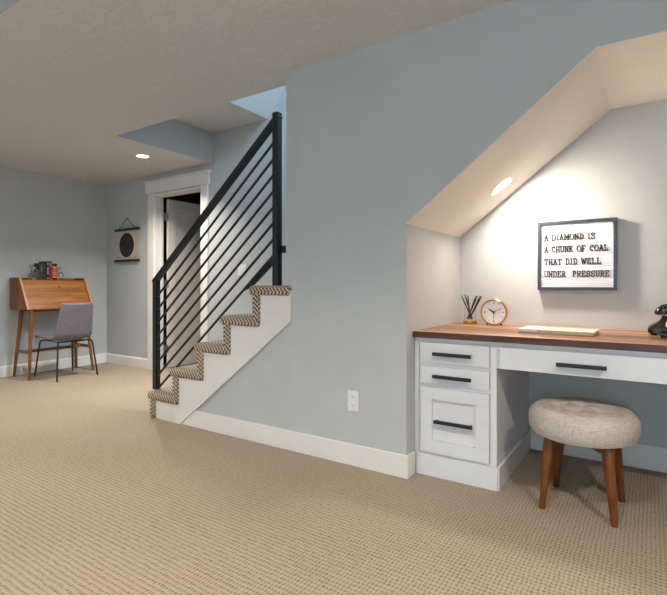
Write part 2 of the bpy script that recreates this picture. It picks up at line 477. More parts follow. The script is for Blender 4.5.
build('wall_bracket', MB().box(-2.078, -1.970, RY + 0.018, RY + 0.034, 1.275, 1.325), PULL, rail)

# ------------------------------------------------------------------ outlet, light switch
o = tag(empty('wall_outlet', (-1.46, YA, 0.38)), 'white duplex electrical outlet low on the blue-grey wall', 'outlet')
build('cover_plate', MB().box(-1.4965, -1.4235, YA - 0.006, YA, 0.319, 0.441), PLASTIC, o, bevel=0.003)
for z in (0.405, 0.355):
    r_ = build('receptacle', MB().prism([(-1.46 + 0.0165 * math.cos(a) , z + max(-0.0135, min(0.0135, 0.0165 * math.sin(a)))) for a in [i * math.pi / 8 for i in range(16)]], 'Y', YA - 0.008, YA - 0.006), PLASTIC, o)
    s_ = MB().box(-1.4675, -1.4655, YA - 0.0085, YA - 0.008, z - 0.001, z + 0.008).box(-1.4545, -1.4525, YA - 0.0085, YA - 0.008, z - 0.001, z + 0.008)
    s_.ball((-1.46, YA - 0.008, z - 0.007), 0.0025, 1, 0.2, 1, 8)
    build('slot', s_, DARKHOLE, r_)
o = tag(empty('light_switch', (-3.683, YF, 1.226)), 'white double rocker light switch on wall behind the stair railing', 'light switch')
build('switch_plate', MB().box(-3.742, -3.624, YF - 0.006, YF, 1.166, 1.286), PLASTIC, o, bevel=0.003)
for x in (-3.706, -3.660):
    build('rocker', MB().prism([(YF - 0.006, 1.193), (YF - 0.008, 1.193), (YF - 0.012, 1.259), (YF - 0.006, 1.259)], 'X', x - 0.0165, x + 0.0165), PLASTIC, o)

# ------------------------------------------------------------------ recessed lights
LED = emit('lit_diffuser', (1.0, 0.95, 0.87), 3.0)
def downlight(loc, label, r=0.085):
    d = tag(empty('recessed_light', loc), label, 'ceiling light')
    build('trim_ring', MB().lathe([(r * 0.72, -0.001), (r * 0.76, -0.003), (r * 0.97, -0.002), (r, 0.0), (r * 0.9, 0.0)], (0, 0, 0), 40), PLASTIC, d, smooth=True, local=True)
    build('diffuser', MB().lathe([(0.0, -0.002), (r * 0.72, -0.002), (r * 0.72, 0.0), (0, 0.0)], (0, 0, 0), 40), LED, d, local=True)
    return d
downlight((-4.53, 3.14, H), 'round recessed ceiling light glowing in front of the door', 0.085)
dl_ = bpy.data.lights.new('downlight_and_fill', 'AREA'); dl_.shape = 'DISK'; dl_.size = 0.07; dl_.energy = P_STAIR; dl_.spread = R(125); dl_.color = WARM
do_ = bpy.data.objects.new('downlight_and_fill', dl_); COL.objects.link(do_); do_.location = (-4.53, 3.14, H - 0.0035)
spot('downlight_and_fill', (-4.53, 1.55, H - 0.02), 50, ang=125)  # added fill spot without a fixture, brightens the secretary desk corner
for x in (-0.45, -2.3, -4.4, 1.3):
    spot('downlight_and_fill', (x, 0.3, H + 0.30), P_ROOM * {1.3: 1.6, -4.4: 0.6}.get(x, 1.0), ang=150 if x > 1 else 118)
    spot('downlight_and_fill', (x, -1.9, H + 0.30), P_ROOM * (0.3 if x < -4 else 0.6))
# niche light, lying in the sloped soffit
ns = (2.112 - 1.397) / 0.92; ang = math.atan(ns)
nl = downlight((-0.766, 3.035, 1.397 + ns * (-0.766 + 1.12)), 'round recessed light glowing in sloped ceiling above the desk niche', 0.088)
nl.rotation_euler = (0, -ang, 0)
nrm = Vector((math.sin(ang), 0, -math.cos(ang)))
nd = bpy.data.lights.new('niche_beam', 'AREA'); nd.shape = 'DISK'; nd.size = 0.12; nd.energy = P_NICHE; nd.color = (1.0, 0.86, 0.72)
no = bpy.data.objects.new('niche_beam', nd); COL.objects.link(no)
no.location = Vector(nl.location) + nrm * 0.012; no.rotation_euler = (0, -ang, 0)

# ------------------------------------------------------------------ built-in desk: cabinet, drawer apron, worktop
cabt = tag(empty('drawer_cabinet', (-0.885, 2.91, 0)), 'white built-in cabinet with three drawers under the left end of the desk', 'cabinet')
build('carcass', MB().box(-1.118, -0.664, 2.534, 3.303, 0.0, 0.768), CAB, cabt, bevel=0.002)
ff = MB()
ff.box(-1.118, -1.092, 2.526, 2.534, 0.118, 0.768); ff.box(-0.695, -0.664, 2.526, 2.534, 0.118, 0.768)
for a, b_ in ((0.744, 0.768), (0.612, 0.630), (0.494, 0.511), (0.118, 0.131)): ff.box(-1.092, -0.695, 2.526, 2.534, a, b_)
build('face_frame', ff, CAB, cabt)
pl = MB().box(-1.105, -0.656, 2.512, 2.526, 0, 0.118).box(-0.664, -0.650, 2.526, 3.29, 0, 0.118)
build('plinth', pl, CAB, cabt, bevel=0.002)
def pull(parent, x0, x1, z, y):
    hb = MB().box(x0, x1, y - 0.036, y - 0.024, z - 0.0095, z + 0.0095)
    for x in (x0 + 0.014, x1 - 0.014): hb.box(x - 0.006, x + 0.006, y - 0.026, y, z - 0.006, z + 0.006)
    return build('handle', hb, PULL, parent, bevel=0.0015)
for za, zb_, zh in ((0.632, 0.742, 0.684), (0.513, 0.610, 0.561)):
    dr = build('drawer', MB().box(-1.080, -0.699, 2.511, 2.533, za, zb_), CAB, cabt, bevel=0.002)
    pull(dr, -0.997, -0.784, zh, 2.511)
za, zb_ = 0.133, 0.492
dr = MB(); px0, px1, pz0, pz1 = -1.012, -0.770, 0.203, 0.428
dr.box(-1.080, px0, 2.511, 2.534, za, zb_); dr.box(px1, -0.699, 2.511, 2.534, za, zb_)
dr.box(px0, px1, 2.511, 2.534, za, pz0); dr.box(px0, px1, 2.511, 2.534, pz1, zb_); dr.box(px0, px1, 2.525, 2.534, pz0, pz1)
dr = build('drawer', dr, CAB, cabt)
pull(dr, -0.993, -0.780, 0.312, 2.520)

apr = tag(empty('desk_drawer_unit', (-0.05, 2.91, 0.631)), 'white wide drawer unit under the wooden desktop above the stool', 'drawer')
ab = MB().box(-0.663, NX1 - 0.001, 2.534, 2.552, 0.632, 0.768).box(-0.663, NX1 - 0.001, 3.27, 3.303, 0.70, 0.768)
ab.box(-0.655, -0.635, 2.552, 3.27, 0.64, 0.768).box(0.12, 0.14, 2.552, 3.27, 0.64, 0.768).box(-0.635, 0.12, 2.552, 3.05, 0.64, 0.65)
ab.box(-0.663, NX1 - 0.001, 2.526, 2.534, 0.744, 0.768).box(-0.663, -0.652, 2.526, 2.534, 0.632, 0.744).box(0.105, NX1 - 0.001, 2.526, 2.534, 0.632, 0.744)
build('frame', ab, CAB, apr)
dr = build('drawer', MB().box(-0.648, 0.103, 2.511, 2.533, 0.632, 0.742), CAB, apr, bevel=0.002)
pull(dr, -0.376, -0.166, 0.683, 2.511)

wt = build('desktop', MB().box(NX0 + 0.001, NX1 - 0.001, 2.498, 3.303, 0.768, 0.802), WALNUT_X, None, bevel=0.002, origin=(-0.27, 2.9, 0.768))
build('front_edge', MB().box(NX0 + 0.001, NX1 - 0.001, 2.494, 2.4985, 0.7685, 0.8012), WALNUT_EDGE, wt)
tag(wt, 'long walnut butcher-block desktop built into the wall niche', 'desktop')

# ------------------------------------------------------------------ letter board
LB = tag(empty('letter_board', (-0.384, NYB, 1.245)), 'white felt letter board with dark frame and slogan on the niche wall', 'letter board')
bx0, bx1, bz0, bz1, by = -0.602, -0.166, 1.029, 1.459, 3.258
FRAME = plain('dark_slate_frame', (52, 58, 68), 0.4)
FELT = paint('white_felt', (222, 224, 230), 0.9, 300, 0.1)
f = MB(); w = 0.018
f.box(bx0, bx0 + w, by, NYB, bz0, bz1).box(bx1 - w, bx1, by, NYB, bz0, bz1)
f.box(bx0 + w, bx1 - w, by, NYB, bz0, bz0 + w).box(bx0 + w, bx1 - w, by, NYB, bz1 - w, bz1)
build('frame', f, FRAME, LB)
pts = []; n = 40; ih = bz1 - bz0 - 2 * w
prof = [(NYB - 0.002, bz0 + w)]
for i in range(n):
    z = bz0 + w + ih * i / n; dz = ih / n
    prof += [(by + 0.012, z), (by + 0.009, z + dz * 0.3), (by + 0.009, z + dz * 0.75), (by + 0.012, z + dz * 0.98)]
prof.append((NYB - 0.002, bz1 - w))
build('felt_panel', MB().prism(prof, 'X', bx0 + w, bx1 - w), FELT, LB)
def arc(cx, cy, rx, ry, a0, a1, n=10): return [(cx + rx * math.cos(R(a0 + (a1 - a0) * i / n)), cy + ry * math.sin(R(a0 + (a1 - a0) * i / n))) for i in range(n + 1)]
sf = 0.16
GL = {  # strokes on a unit box, slab serifs included
 'A': [[(0.08, 0), (0.5, 1), (0.92, 0)], [(0.24, 0.34), (0.76, 0.34)], [(-.06, 0), (.24, 0)], [(.76, 0), (1.06, 0)], [(.32, 1), (.5, 1)]],
 'D': [[(.2, 0), (.2, 1)], [(.02, 0), (.5, 0)] + arc(.5, .5, .46, .5, -90, 90) + [(.02, 1)]],
 'I': [[(.5, 0), (.5, 1)], [(.25, 0), (.75, 0)], [(.25, 1), (.75, 1)]],
 'M': [[(.1, 0), (.1, 1), (.5, .3), (.9, 1), (.9, 0)], [(-.06, 0), (.26, 0)], [(.74, 0), (1.06, 0)], [(-.06, 1), (.1, 1)], [(.9, 1), (1.06, 1)]],
 'O': [arc(.5, .5, .48, .5, 0, 360, 18)],
 'N': [[(.15, 0), (.15, 1), (.85, 0), (.85, 1)], [(0, 0), (.3, 0)], [(0, 1), (.15, 1)], [(.7, 1), (1, 1)]],
 'S': [[(.88, .68), (.88, .98)], arc(.5, .74, .36, .26, 20, 270, 10) + arc(.5, .24, .38, .24, 90, -160, 10), [(.12, .3), (.12, .02)]],
 'C': [arc(.52, .5, .46, .5, 42, 318, 14), [(.88, .66), (.88, .98)]],
 'H': [[(.15, 0), (.15, 1)], [(.85, 0), (.85, 1)], [(.15, .5), (.85, .5)], [(0, 0), (.3, 0)], [(0, 1), (.3, 1)], [(.7, 0), (1, 0)], [(.7, 1), (1, 1)]],
 'U': [[(.15, 1), (.15, .4)] + arc(.5, .36, .35, .36, 180, 360, 10) + [(.85, 1)], [(0, 1), (.3, 1)], [(.7, 1), (1, 1)]],
 'K': [[(.15, 0), (.15, 1)], [(.85, 1), (.18, .42)], [(.4, .62), (.88, 0)], [(0, 0), (.3, 0)], [(0, 1), (.3, 1)], [(.7, 1), (1, 1)], [(.74, 0), (1.04, 0)]],
 'F': [[(.2, 0), (.2, 1)], [(.02, 1), (.9, 1), (.9, .75)], [(.2, .52), (.68, .52)], [(.02, 0), (.42, 0)]],
 'L': [[(.22, 1), (.22, 0)], [(.02, 0), (.92, 0), (.92, .28)], [(.04, 1), (.44, 1)]],
 'T': [[(.5, 0), (.5, 1)], [(.04, .74), (.04, 1), (.96, 1), (.96, .74)], [(.3, 0), (.7, 0)]],
 'W': [[(.06, 1), (.28, 0), (.5, .8), (.72, 0), (.94, 1)], [(-.06, 1), (.2, 1)], [(.8, 1), (1.06, 1)]],
 'E': [[(.2, 0), (.2, 1)], [(.02, 1), (.9, 1), (.9, .76)], [(.2, .52), (.66, .52)], [(.02, 0), (.92, 0), (.92, .25)]],
 'R': [[(.18, 0), (.18, 1)], [(.02, 1), (.52, 1)] + arc(.55, .75, .3, .25, 90, -90, 8) + [(.18, .5)], [(.52, .5), (.84, 0), (1, 0)], [(.02, 0), (.36, 0)]],
 'P': [[(.2, 0), (.2, 1)], [(.02, 1), (.54, 1)] + arc(.56, .74, .34, .26, 90, -90, 8) + [(.2, .48)], [(.02, 0), (.42, 0)]],
}
INK = plain('black_plastic_letters', (18, 18, 20), 0.9, 0, 0.1)
LW = {'I': 0.62, 'M': 1.22, 'W': 1.25, 'O': 1.08, ' ': 0.62}
def letters(text, x0, x1, zc, h):
    adv = [LW.get(ch, 1.0) for ch in text]; gap = 0.26
    tot = sum(adv) + gap * (len(text) - 1); u = (x1 - x0) / tot; x = x0
    for ch, a in zip(text, adv):
        if ch != ' ':
            m = MB(); t = 0.0043; wdt = a * u
            for stroke in GL[ch]:
                P_ = [(x + px * wdt, zc - h / 2 + py * h) for px, py in stroke]
                for p, q in zip(P_, P_[1:]):
                    dx, dz = q[0] - p[0], q[1] - p[1]; L = math.hypot(dx, dz)
                    if L < 1e-6: continue
                    nx, nz = -dz / L * t / 2, dx / L * t / 2; ex, ez = dx / L * t * 0.4, dz / L * t * 0.4
                    m.prism([(p[0] - ex + nx, p[1] - ez + nz), (q[0] + ex + nx, q[1] + ez + nz), (q[0] + ex - nx, q[1] + ez - nz), (p[0] - ex - nx, p[1] - ez - nz)], 'Y', by + 0.0062, by + 0.0092)
            build('letter', m, INK, LB)
        x += (a + gap) * u
letters('A DIAMOND IS', -0.562, -0.281, 1.359, 0.034)
letters('A CHUNK OF COAL', -0.562, -0.212, 1.284, 0.034)
letters('THAT DID WELL', -0.562, -0.250, 1.206, 0.034)
letters('UNDER  PRESSURE', -0.562, -0.206, 1.130, 0.034)

# ------------------------------------------------------------------ clock
ck = tag(empty('table_clock', (-0.826, 3.09, 0.802)), 'round brass table clock with white dial on the desk', 'clock')
cy0, cz, cr = 3.065, 0.889, 0.083
build('case', MB().lathe([(0.0, 0.045), (0.070, 0.045), (cr - 0.004, 0.035), (cr, 0.01), (cr, -0.008), (cr - 0.004, -0.012), (cr - 0.009, -0.010), (cr - 0.009, 0.001), (0, 0.001)], (-0.826, cy0 + 0.012, cz), 56, 'Y'), BRASS, ck, smooth=True)
DIAL = plain('white_dial', (252, 252, 252), 0.5)
dl = build('dial', MB().lathe([(0, 0.0), (cr - 0.0095, 0.0), (cr - 0.0095, 0.004), (0, 0.004)], (-0.826, cy0 + 0.0085, cz), 56, 'Y'), DIAL, ck)
GREYINK = plain('grey_numerals', (120, 116, 112), 0.6)
for i in range(12):
    a = R(90 - 30 * i); r0, r1 = (0.050, 0.064) if i % 3 == 0 else (0.058, 0.063)
    p = lambda r: (-0.826 + r * math.cos(a), cy0 + 0.0078, cz + r * math.sin(a))
    build('hour_mark', MB().bar(p(r0), p(r1), 0.004 if i % 3 == 0 else 0.0018, 0.002, (0, 1, 0)), GREYINK, dl)
def hand(a, L, w, name, mat, back=0.012):
    a = R(90 - a); d = Vector((math.cos(a), 0, math.sin(a))); c = Vector((-0.826, cy0 + 0.0055, cz))
    build(name, MB().bar(c - d * back, c + d * L, w, 0.0012, (0, 1, 0)), mat, ck)
hand(302, 0.038, 0.005, 'hour_hand', INK); hand(61, 0.055, 0.0035, 'minute_hand', GREYINK); hand(181, 0.045, 0.003, 'second_hand', GREYINK)
for s_ in (-1, 1):
    build('foot', MB().tube([(-0.826 + s_ * 0.040, cy0 + 0.02, cz - 0.072), (-0.826 + s_ * 0.047, cy0 + 0.018, 0.8055)], [0.006, 0.0035]), BLACK, ck, smooth=True)

# ------------------------------------------------------------------ pencil cup and pencils
cx, cyy = -1.005, 3.165
cup = tag(empty('pencil_cup', (cx, cyy, 0.802)), 'small glass pencil cup with a brass base at left on the desk', 'cup')
build('base', MB().lathe([(0, 0), (0.044, 0), (0.046, 0.003), (0.046, 0.021), (0.044, 0.024), (0, 0.024)], (cx, cyy, 0.802), 40), BRASS, cup, smooth=True)
build('glass', MB().lathe([(0.0, 0.0245), (0.036, 0.0245), (0.038, 0.11), (0.0365, 0.11), (0.0345, 0.028), (0, 0.028)], (cx, cyy, 0.802), 40), GLASS, cup, smooth=True)
PENCIL = plain('black_pencil_lacquer', (24, 22, 20), 0.35)
GREENTIP = plain('olive_green_tip', (112, 118, 70), 0.5)
tops = [(-1.064, 0.992, -0.004, 'leaning left, outermost on the left side'), (-1.046, 0.999, 0.012, 'leaning left, second from the left'), (-1.017, 0.992, -0.012, 'standing almost upright, third from the left'),
        (-0.968, 0.989, 0.010, 'leaning right, leftmost of the right-hand bunch'), (-0.954, 0.991, -0.008, 'leaning right, second of the right-hand bunch'),
        (-0.942, 0.990, 0.016, 'leaning right, third of the right-hand bunch'), (-0.928, 0.988, -0.002, 'leaning right, outermost on the right side')]
for i, (tx, tz, dy, where) in enumerate(tops):
    left = i < 3
    bxp = cx + (0.018 - 0.007 * i if left else -0.022 + 0.007 * (i - 3)); byp = cyy + (0.014 if i % 2 else -0.014)
    top = Vector((tx, cyy + dy, tz)); bot = Vector((bxp, byp, 0.802 + 0.0295))
    pe = tag(empty('pencil', bot), 'black pencil in the glass cup, ' + where, 'pencil', 'black pencils in the brass-based cup')
    d = (top - bot).normalized()
    build('barrel', MB().tube([bot + Vector((0, 0, 0.003)), top - d * 0.02], 0.0044, 6), PENCIL, pe)
    build('tip', MB().tube([top - d * 0.02, top - d * 0.004, top], [0.0045, 0.0045, 0.0035], 8), GREENTIP, pe)

# ------------------------------------------------------------------ booklet on the desk
bk = tag(empty('hardcover_book', (-0.417, 2.83, 0.802), R(-2)), 'cream marbled hardcover book with white band lying flat on the desk', 'book')
def marble():
    t = NT('cream_marbled_cover'); c = t.coord('Object', (6, 22, 6)); n_ = t.noise(c, 2.2, 5, 0.6)
    t.base(t.ramp(n_, [(0.40, lin((214, 192, 160))), (0.52, lin((238, 226, 206))), (0.60, lin((200, 182, 156)))])); t.set(0.5); return t.m
PAGES = plain('cream_page_edges', (206, 186, 158), 0.8)
PINK = plain('brown_cover_board', (150, 112, 84), 0.6)
hw, hd = 0.184, 0.108
build('page_block', MB().box(-hw + 0.004, hw - 0.004, -hd + 0.004, hd - 0.004, 0.003, 0.018), PAGES, bk, local=True)
build('back_cover', MB().box(-hw, hw, -hd, hd, 0, 0.003), PINK, bk, local=True, bevel=0.001)
build('front_cover', MB().box(-hw, hw, -hd, hd, 0.018, 0.021), marble(), bk, local=True, bevel=0.001)
build('white_band', MB().box(-hw - 0.001, -hw + 0.10, -hd - 0.001, hd + 0.001, 0.0212, 0.0222).box(-hw - 0.001, -hw + 0.10, -hd - 0.0015, -hd - 0.0005, 0.0105, 0.0222), PLASTIC, bk, local=True)

# ------------------------------------------------------------------ old telephone
ph = tag(empty('rotary_telephone', (0.098, 3.03, 0.802)), 'black vintage telephone with brass cradle at the right edge of the desk', 'telephone')
px, py = 0.0, 0.0
def rrect(hx, hy, z, n=6, r=0.02):
    pts = []
    for (sx, sy, a0) in ((1, 1, 0), (-1, 1, 90), (-1, -1, 180), (1, -1, 270)):
        for i in range(n + 1):
            a = R(a0 + 90 * i / n); pts.append(Vector((sx * (hx - r) + r * math.cos(a), sy * (hy - r) + r * math.sin(a), z)))
    return pts
m = MB(); m.rings([rrect(.108, .088, .012), rrect(.112, .092, .016), rrect(.112, .092, .036), rrect(.106, .086, .043), rrect(.098, .078, .050), rrect(.080, .066, .060), rrect(.062, .050, .074), rrect(.050, .040, .092), rrect(.054, .044, .096), rrect(.05, .04, .099)])
build('body', m, GLOSSBLACK, ph, smooth=True, local=True)
for sx in (-1, 1):
    for sy in (-1, 1): build('foot', MB().lathe([(0, 0), (.012, 0), (.015, .006), (.012, .0125), (0, .0125)], (sx * .085, sy * .068, 0), 16), GLOSSBLACK, ph, local=True, smooth=True)
m = MB().tube([(-.046, 0, .1), (-.03, 0, .092), (.03, 0, .092), (.046, 0, .1)], .006)
for sx in (-1, 1):
    for sy in (-1, 1):
        m.tube([(sx * .040, 0, .098), (sx * .042, sy * .024, .106), (sx * .042, sy * .032, .124)], .005)
        m.ball((sx * .042, sy * .032, .126), .007)
build('cradle', m, BRASS, ph, smooth=True, local=True)
m = MB(); hp = [(-.054, 0, .130), (-.045, 0, .144), (-.025, 0, .151), (0, 0, .153), (.025, 0, .151), (.045, 0, .144), (.054, 0, .130)]
m.tube(hp, [.016, .014, .011, .011, .011, .014, .016], 14)
for s_ in (-1, 1): m.lathe([(0, .106), (.024, .104), (.030, .110), (.029, .122), (.020, .138), (.01, .146), (0, .147)], (s_ * .054, 0, 0), 24)
build('handset', m, GLOSSBLACK, ph, smooth=True, local=True)
build('dial', MB().lathe([(0, -.004), (.034, -.004), (.038, 0), (.034, .004), (0, .004)], (0, -.079, .052), 32, 'Y'), BRASS, ph, smooth=True, local=True)
hel = []
for i in range(220):
    t_ = i / 219; a = t_ * 2 * math.pi * 20
    base_x = -.06 + .19 * t_; base_y = -.24 + .16 * t_ ** 2
    hel.append((base_x, base_y + .008 * math.cos(a), .0112 + .008 * math.sin(a)))
hel.append((.125, -.05, .02)); hel.append((.108, -.02, .024))
build('coiled_cord', MB().tube(hel, .003, 6), GLOSSBLACK, ph, smooth=True, local=True)

# ------------------------------------------------------------------ stool
SX, SY = -0.277, 2.592
stl = tag(empty('tufted_stool', (SX, SY, 0)), 'round tufted beige linen stool on four walnut legs at the desk', 'stool')
RS = 0.241; zb0, zt0 = 0.335, 0.483
m = MB()
prof = [(0.001, zb0), (RS * .8, zb0), (RS * .93, zb0 + .012), (RS * .985, zb0 + .038), (RS, zb0 + .07), (RS * .985, zb0 + .10), (RS * .94, zt0 - .03), (RS * .86, zt0 - .012)]
for i in range(1, 16):
    r = RS * .86 * (1 - i / 15.0); prof.append((max(r, .001), zt0 - .012 + .016 * (1 - (r / (RS * .86)) ** 2)))
m.lathe(prof, (0, 0, 0), 64)
buttons = [(0.0, 0.0)] + [(0.105 * math.cos(R(20 + 60 * i)), 0.105 * math.sin(R(20 + 60 * i))) for i in range(6)]
bmesh.ops.remove_doubles(m.bm, verts=m.bm.verts, dist=0.0015)
for v in m.bm.verts:
    if v.co.z > zt0 - .02:
        for bx_, by_ in buttons:
            d2 = (v.co.x - bx_) ** 2 + (v.co.y - by_) ** 2
            v.co.z -= 0.028 * math.exp(-d2 / (2 * 0.018 ** 2))
cu = build('cushion', m, LINEN, stl, smooth=True, local=True)
for bx_, by_ in buttons:
    rr = math.hypot(bx_, by_); z = zt0 - .012 + .016 * (1 - (rr / (RS * .86)) ** 2) - .0265
    build('button', MB().ball((bx_, by_, z + 0.001), .011, 1, 1, .45, 14), LINEN, cu, smooth=True, local=True)
legb = [(-0.433, 2.447), (-0.133, 2.434), (-0.417, 2.748), (-0.118, 2.737)]
for fx, fy in legb:
    dx, dy = fx - SX, fy - SY
    tp = Vector((dx * .80, dy * .80, .334)); bt = Vector((dx, dy, 0.0))
    mm = MB(); rings = []
    for q, r in ((1.0, .026), (0.85, .0255), (.5, .021), (0.03, .0145), (0.0, .0135)):
        p = bt.lerp(tp, q); rings.append([(p.x + r * math.cos(2 * math.pi * k / 16), p.y + r * math.sin(2 * math.pi * k / 16), p.z) for k in range(16)])
    mm.rings(rings[::-1]); build('leg', mm, STOOLWOOD, stl, smooth=True, local=True)
m = MB()
T = [Vector(((fx - SX) * .81, (fy - SY) * .81, .316)) for fx, fy in legb]
for a, b_ in ((0, 3), (1, 2)): m.bar(T[a], T[b_], .032, .036)
build('cross_brace', m, STOOLWOOD, stl, local=True, bevel=.003)

# ------------------------------------------------------------------ secretary desk
sd = tag(empty('secretary_desk', (-5.98, 2.945, 0)), 'walnut drop-front secretary desk with splayed legs against the left wall', 'desk')
Y0, Y1 = 2.566, 3.326
side = [(XL + .003, .785), (-5.795, .785), (-6.0, 1.148), (XL + .003, 1.148)]
for ya, yb in ((Y0, Y0 + .018), (Y1 - .018, Y1)):
    sp2 = build('side_panel', MB().prism(side, 'Y', ya, yb), TEAK_Z, sd)
    dxe, dze = -6.0 + 5.795, 1.148 - .785; L = math.hypot(dxe, dze)
    nx, nz = dze / L * .002, -dxe / L * .002
    build('lit_edge', MB().prism([(-5.795, .785), (-5.795 + nx, .785 + nz), (-6.0 + nx, 1.148 + nz), (-6.0, 1.148)], 'Y', ya, yb), TEAK_LIT, sp2)  # thin strip added to carry the painted light along the slanted edge
def slant(s, inset): # point on the slanted front, s from bottom 0 to top 1, inset behind
    x = -5.795 + (-6.0 + 5.795) * s; z = .785 + (1.148 - .785) * s
    return (x - inset * .871, z - inset * .492)
fp = build('drop_front', MB().prism([slant(.02, .012), slant(.93, .012), slant(.93, .032), slant(.02, .032)], 'Y', Y0 + .02, Y1 - .02), TEAK, sd)
kx, kz = slant(.72, .012)
build('keyhole', MB().ball((kx, 2.99, kz), .011, .5, 1, 1, 12), DARKHOLE, fp)
cs = MB().box(XL + .02, -6.02, Y0 + .018, Y1 - .018, 1.108, 1.124)
cs.box(XL + .02, XL + .032, Y0 + .018, Y1 - .018, .785, 1.148); cs.box(XL + .02, -5.815, Y0 + .018, Y1 - .018, .785, .803)
build('case', cs, TEAK, sd)
foot = [(-5.772, 2.572), (-5.807, 3.325), (-6.150, 2.576), (-6.185, 3.318)]
topp = [(-5.850, 2.630), (-5.872, 3.262), (-6.105, 2.640), (-6.125, 3.262)]
for (fx, fy), (tx, ty) in zip(foot, topp):
    build('leg', MB().tube([(fx, fy, 0), (fx + (tx - fx) * .5, fy + (ty - fy) * .5, .39), (tx, ty, .785)], [.014, .0195, .024], 14), TEAK_Z, sd, smooth=True)
lp = lambda i, z: (foot[i][0] + (topp[i][0] - foot[i][0]) * z / .785, foot[i][1] + (topp[i][1] - foot[i][1]) * z / .785, z)
m = MB().bar(lp(0, .30), lp(2, .30), .02, .034).bar(lp(1, .30), lp(3, .30), .02, .034)
a_, b_ = (Vector(lp(0, .30)) + Vector(lp(2, .30))) / 2, (Vector(lp(1, .30)) + Vector(lp(3, .30))) / 2
m.bar(a_, b_, .02, .034)
build('stretcher', m, TEAK_Z, sd, bevel=.002)
build('apron', MB().box(-6.12, -6.10, 2.66, 3.24, .755, .785).box(-5.885, -5.865, 2.66, 3.24, .755, .785), TEAK, sd)

# ------------------------------------------------------------------ books and bookends on the secretary
ZT = 1.124
BROWN = plain('brown_cloth', (62, 50, 40), 0.7); NAVY = plain('blue_black_cloth', (26, 30, 40), 0.6); INKY = plain('black_cloth', (24, 24, 30), 0.6)
RED = plain('crimson_cloth', (150, 24, 44), 0.6); BLK2 = plain('black_leather', (28, 24, 24), 0.5); ORANGE = plain('orange_label', (220, 122, 62), 0.6)
GREYL = plain('grey_label', (120, 112, 96), 0.6); WHITEL = plain('pale_lettering', (196, 200, 210), 0.6); CREAMP = plain('book_pages', (216, 204, 182), 0.8)
XS = -6.065
def book(y0, y1, h, mat, label, bands=(), depth=.13, tilt=0):
    b_ = tag(empty('book', (XS - depth / 2, (y0 + y1) / 2, ZT)), label, 'book', 'books between the metal bookends')
    y0 += .0006; y1 -= .0006
    m = MB().box(XS - .004, XS, y0, y1, ZT, ZT + h).box(XS - depth, XS - .004, y0, y0 + .003, ZT, ZT + h).box(XS - depth, XS - .004, y1 - .003, y1, ZT, ZT + h)
    build('cover', m, mat, b_)
    build('pages', MB().box(XS - depth + .004, XS - .004, y0 + .003, y1 - .003, ZT + .003, ZT + h - .004), CREAMP, b_)
    for za, zb_, bm_, fr in bands:
        mid = (y0 + y1) / 2; hwid = (y1 - y0) / 2 * fr
        build('spine_band', MB().box(XS, XS + .0012, mid - hwid, mid + hwid, ZT + h * za, ZT + h * zb_), bm_, b_)
book(2.811, 2.868, .199, BROWN, 'short brown cloth book, leftmost in the row on the secretary desk', [(.50, .82, GREYL, .18)])
book(2.868, 2.897, .222, NAVY, 'tall plain blue-black book, second from left on the secretary desk')
book(2.897, 2.926, .224, INKY, 'tall black book with pale spine lettering, beside the red book', [(.82, .92, WHITEL, .3), (.30, .68, WHITEL, .3), (.05, .12, WHITEL, .3)])
book(2.926, 2.962, .226, RED, 'crimson book with grey label at the top of its spine', [(.70, .93, GREYL, 1.0), (.0, .06, GREYL, .6)])
book(2.962, 3.018, .199, BLK2, 'black book with orange bands on its spine, rightmost in the row', [(.66, .84, ORANGE, .92), (.53, .62, ORANGE, .92), (.39, .49, ORANGE, .92), (.28, .36, ORANGE, .92), (.12, .25, ORANGE, .92)])
OLDM = metal('aged_pewter', (150, 142, 124), 0.4)
bl = tag(empty('bookend', (-6.12, 2.7550, ZT)), 'ornate pewter bookend of curled loops left of the books', 'bookend')
build('base_plate', MB().box(-6.18, -6.07, 2.7000, 2.8090, ZT, ZT + .004).box(-6.18, -6.07, 2.8060, 2.8100, ZT, ZT + .12), OLDM, bl)
def ring(c, r, n=20, a0=0, a1=360): return [(c[0], c[1] + r * math.cos(R(a0 + (a1 - a0) * i / n)), c[2] + r * math.sin(R(a0 + (a1 - a0) * i / n))) for i in range(n + 1)]
m = MB()
m.tube(ring((-6.10, 2.7600, ZT + .045), .036), .0065, 8); m.tube(ring((-6.09, 2.7730, ZT + .105), .026), .006, 8)
m.tube(ring((-6.10, 2.7470, ZT + .158), .021, 16, -80, 200), .006, 8); m.tube(ring((-6.085, 2.7250, ZT + .05), .024), .005, 8)
m.tube([(-6.10, 2.7150, ZT + .006), (-6.10, 2.7370, ZT + .08), (-6.10, 2.7600, ZT + .14), (-6.10, 2.7930, ZT + .15)], .006, 8)
build('scroll', m, OLDM, bl, smooth=True)
br_ = tag(empty('bookend', (-6.12, 3.0550, ZT)), 'pewter bookend with a flat bar and a D-shaped loop right of the books', 'bookend')
build('base_plate', MB().box(-6.18, -6.07, 3.0195, 3.1250, ZT, ZT + .004).box(-6.18, -6.07, 3.0195, 3.0235, ZT, ZT + .12), OLDM, br_)
m = MB().tube([(-6.10, 3.0230, ZT + .150), (-6.10, 3.0850, ZT + .150)], .007, 8)
m.tube([(-6.10, 3.0400, ZT + .004), (-6.10, 3.0400, ZT + .15)], .006, 8)
m.tube([(-6.10, 3.0600, ZT + .03), (-6.10, 3.0600, ZT + .09)] + ring((-6.10, 3.0750, ZT + .06), .033, 12, 85, -85), .0055, 8)
m.ball((-6.09, 3.1000, ZT + .015), .012)
build('scroll', m, OLDM, br_, smooth=True)

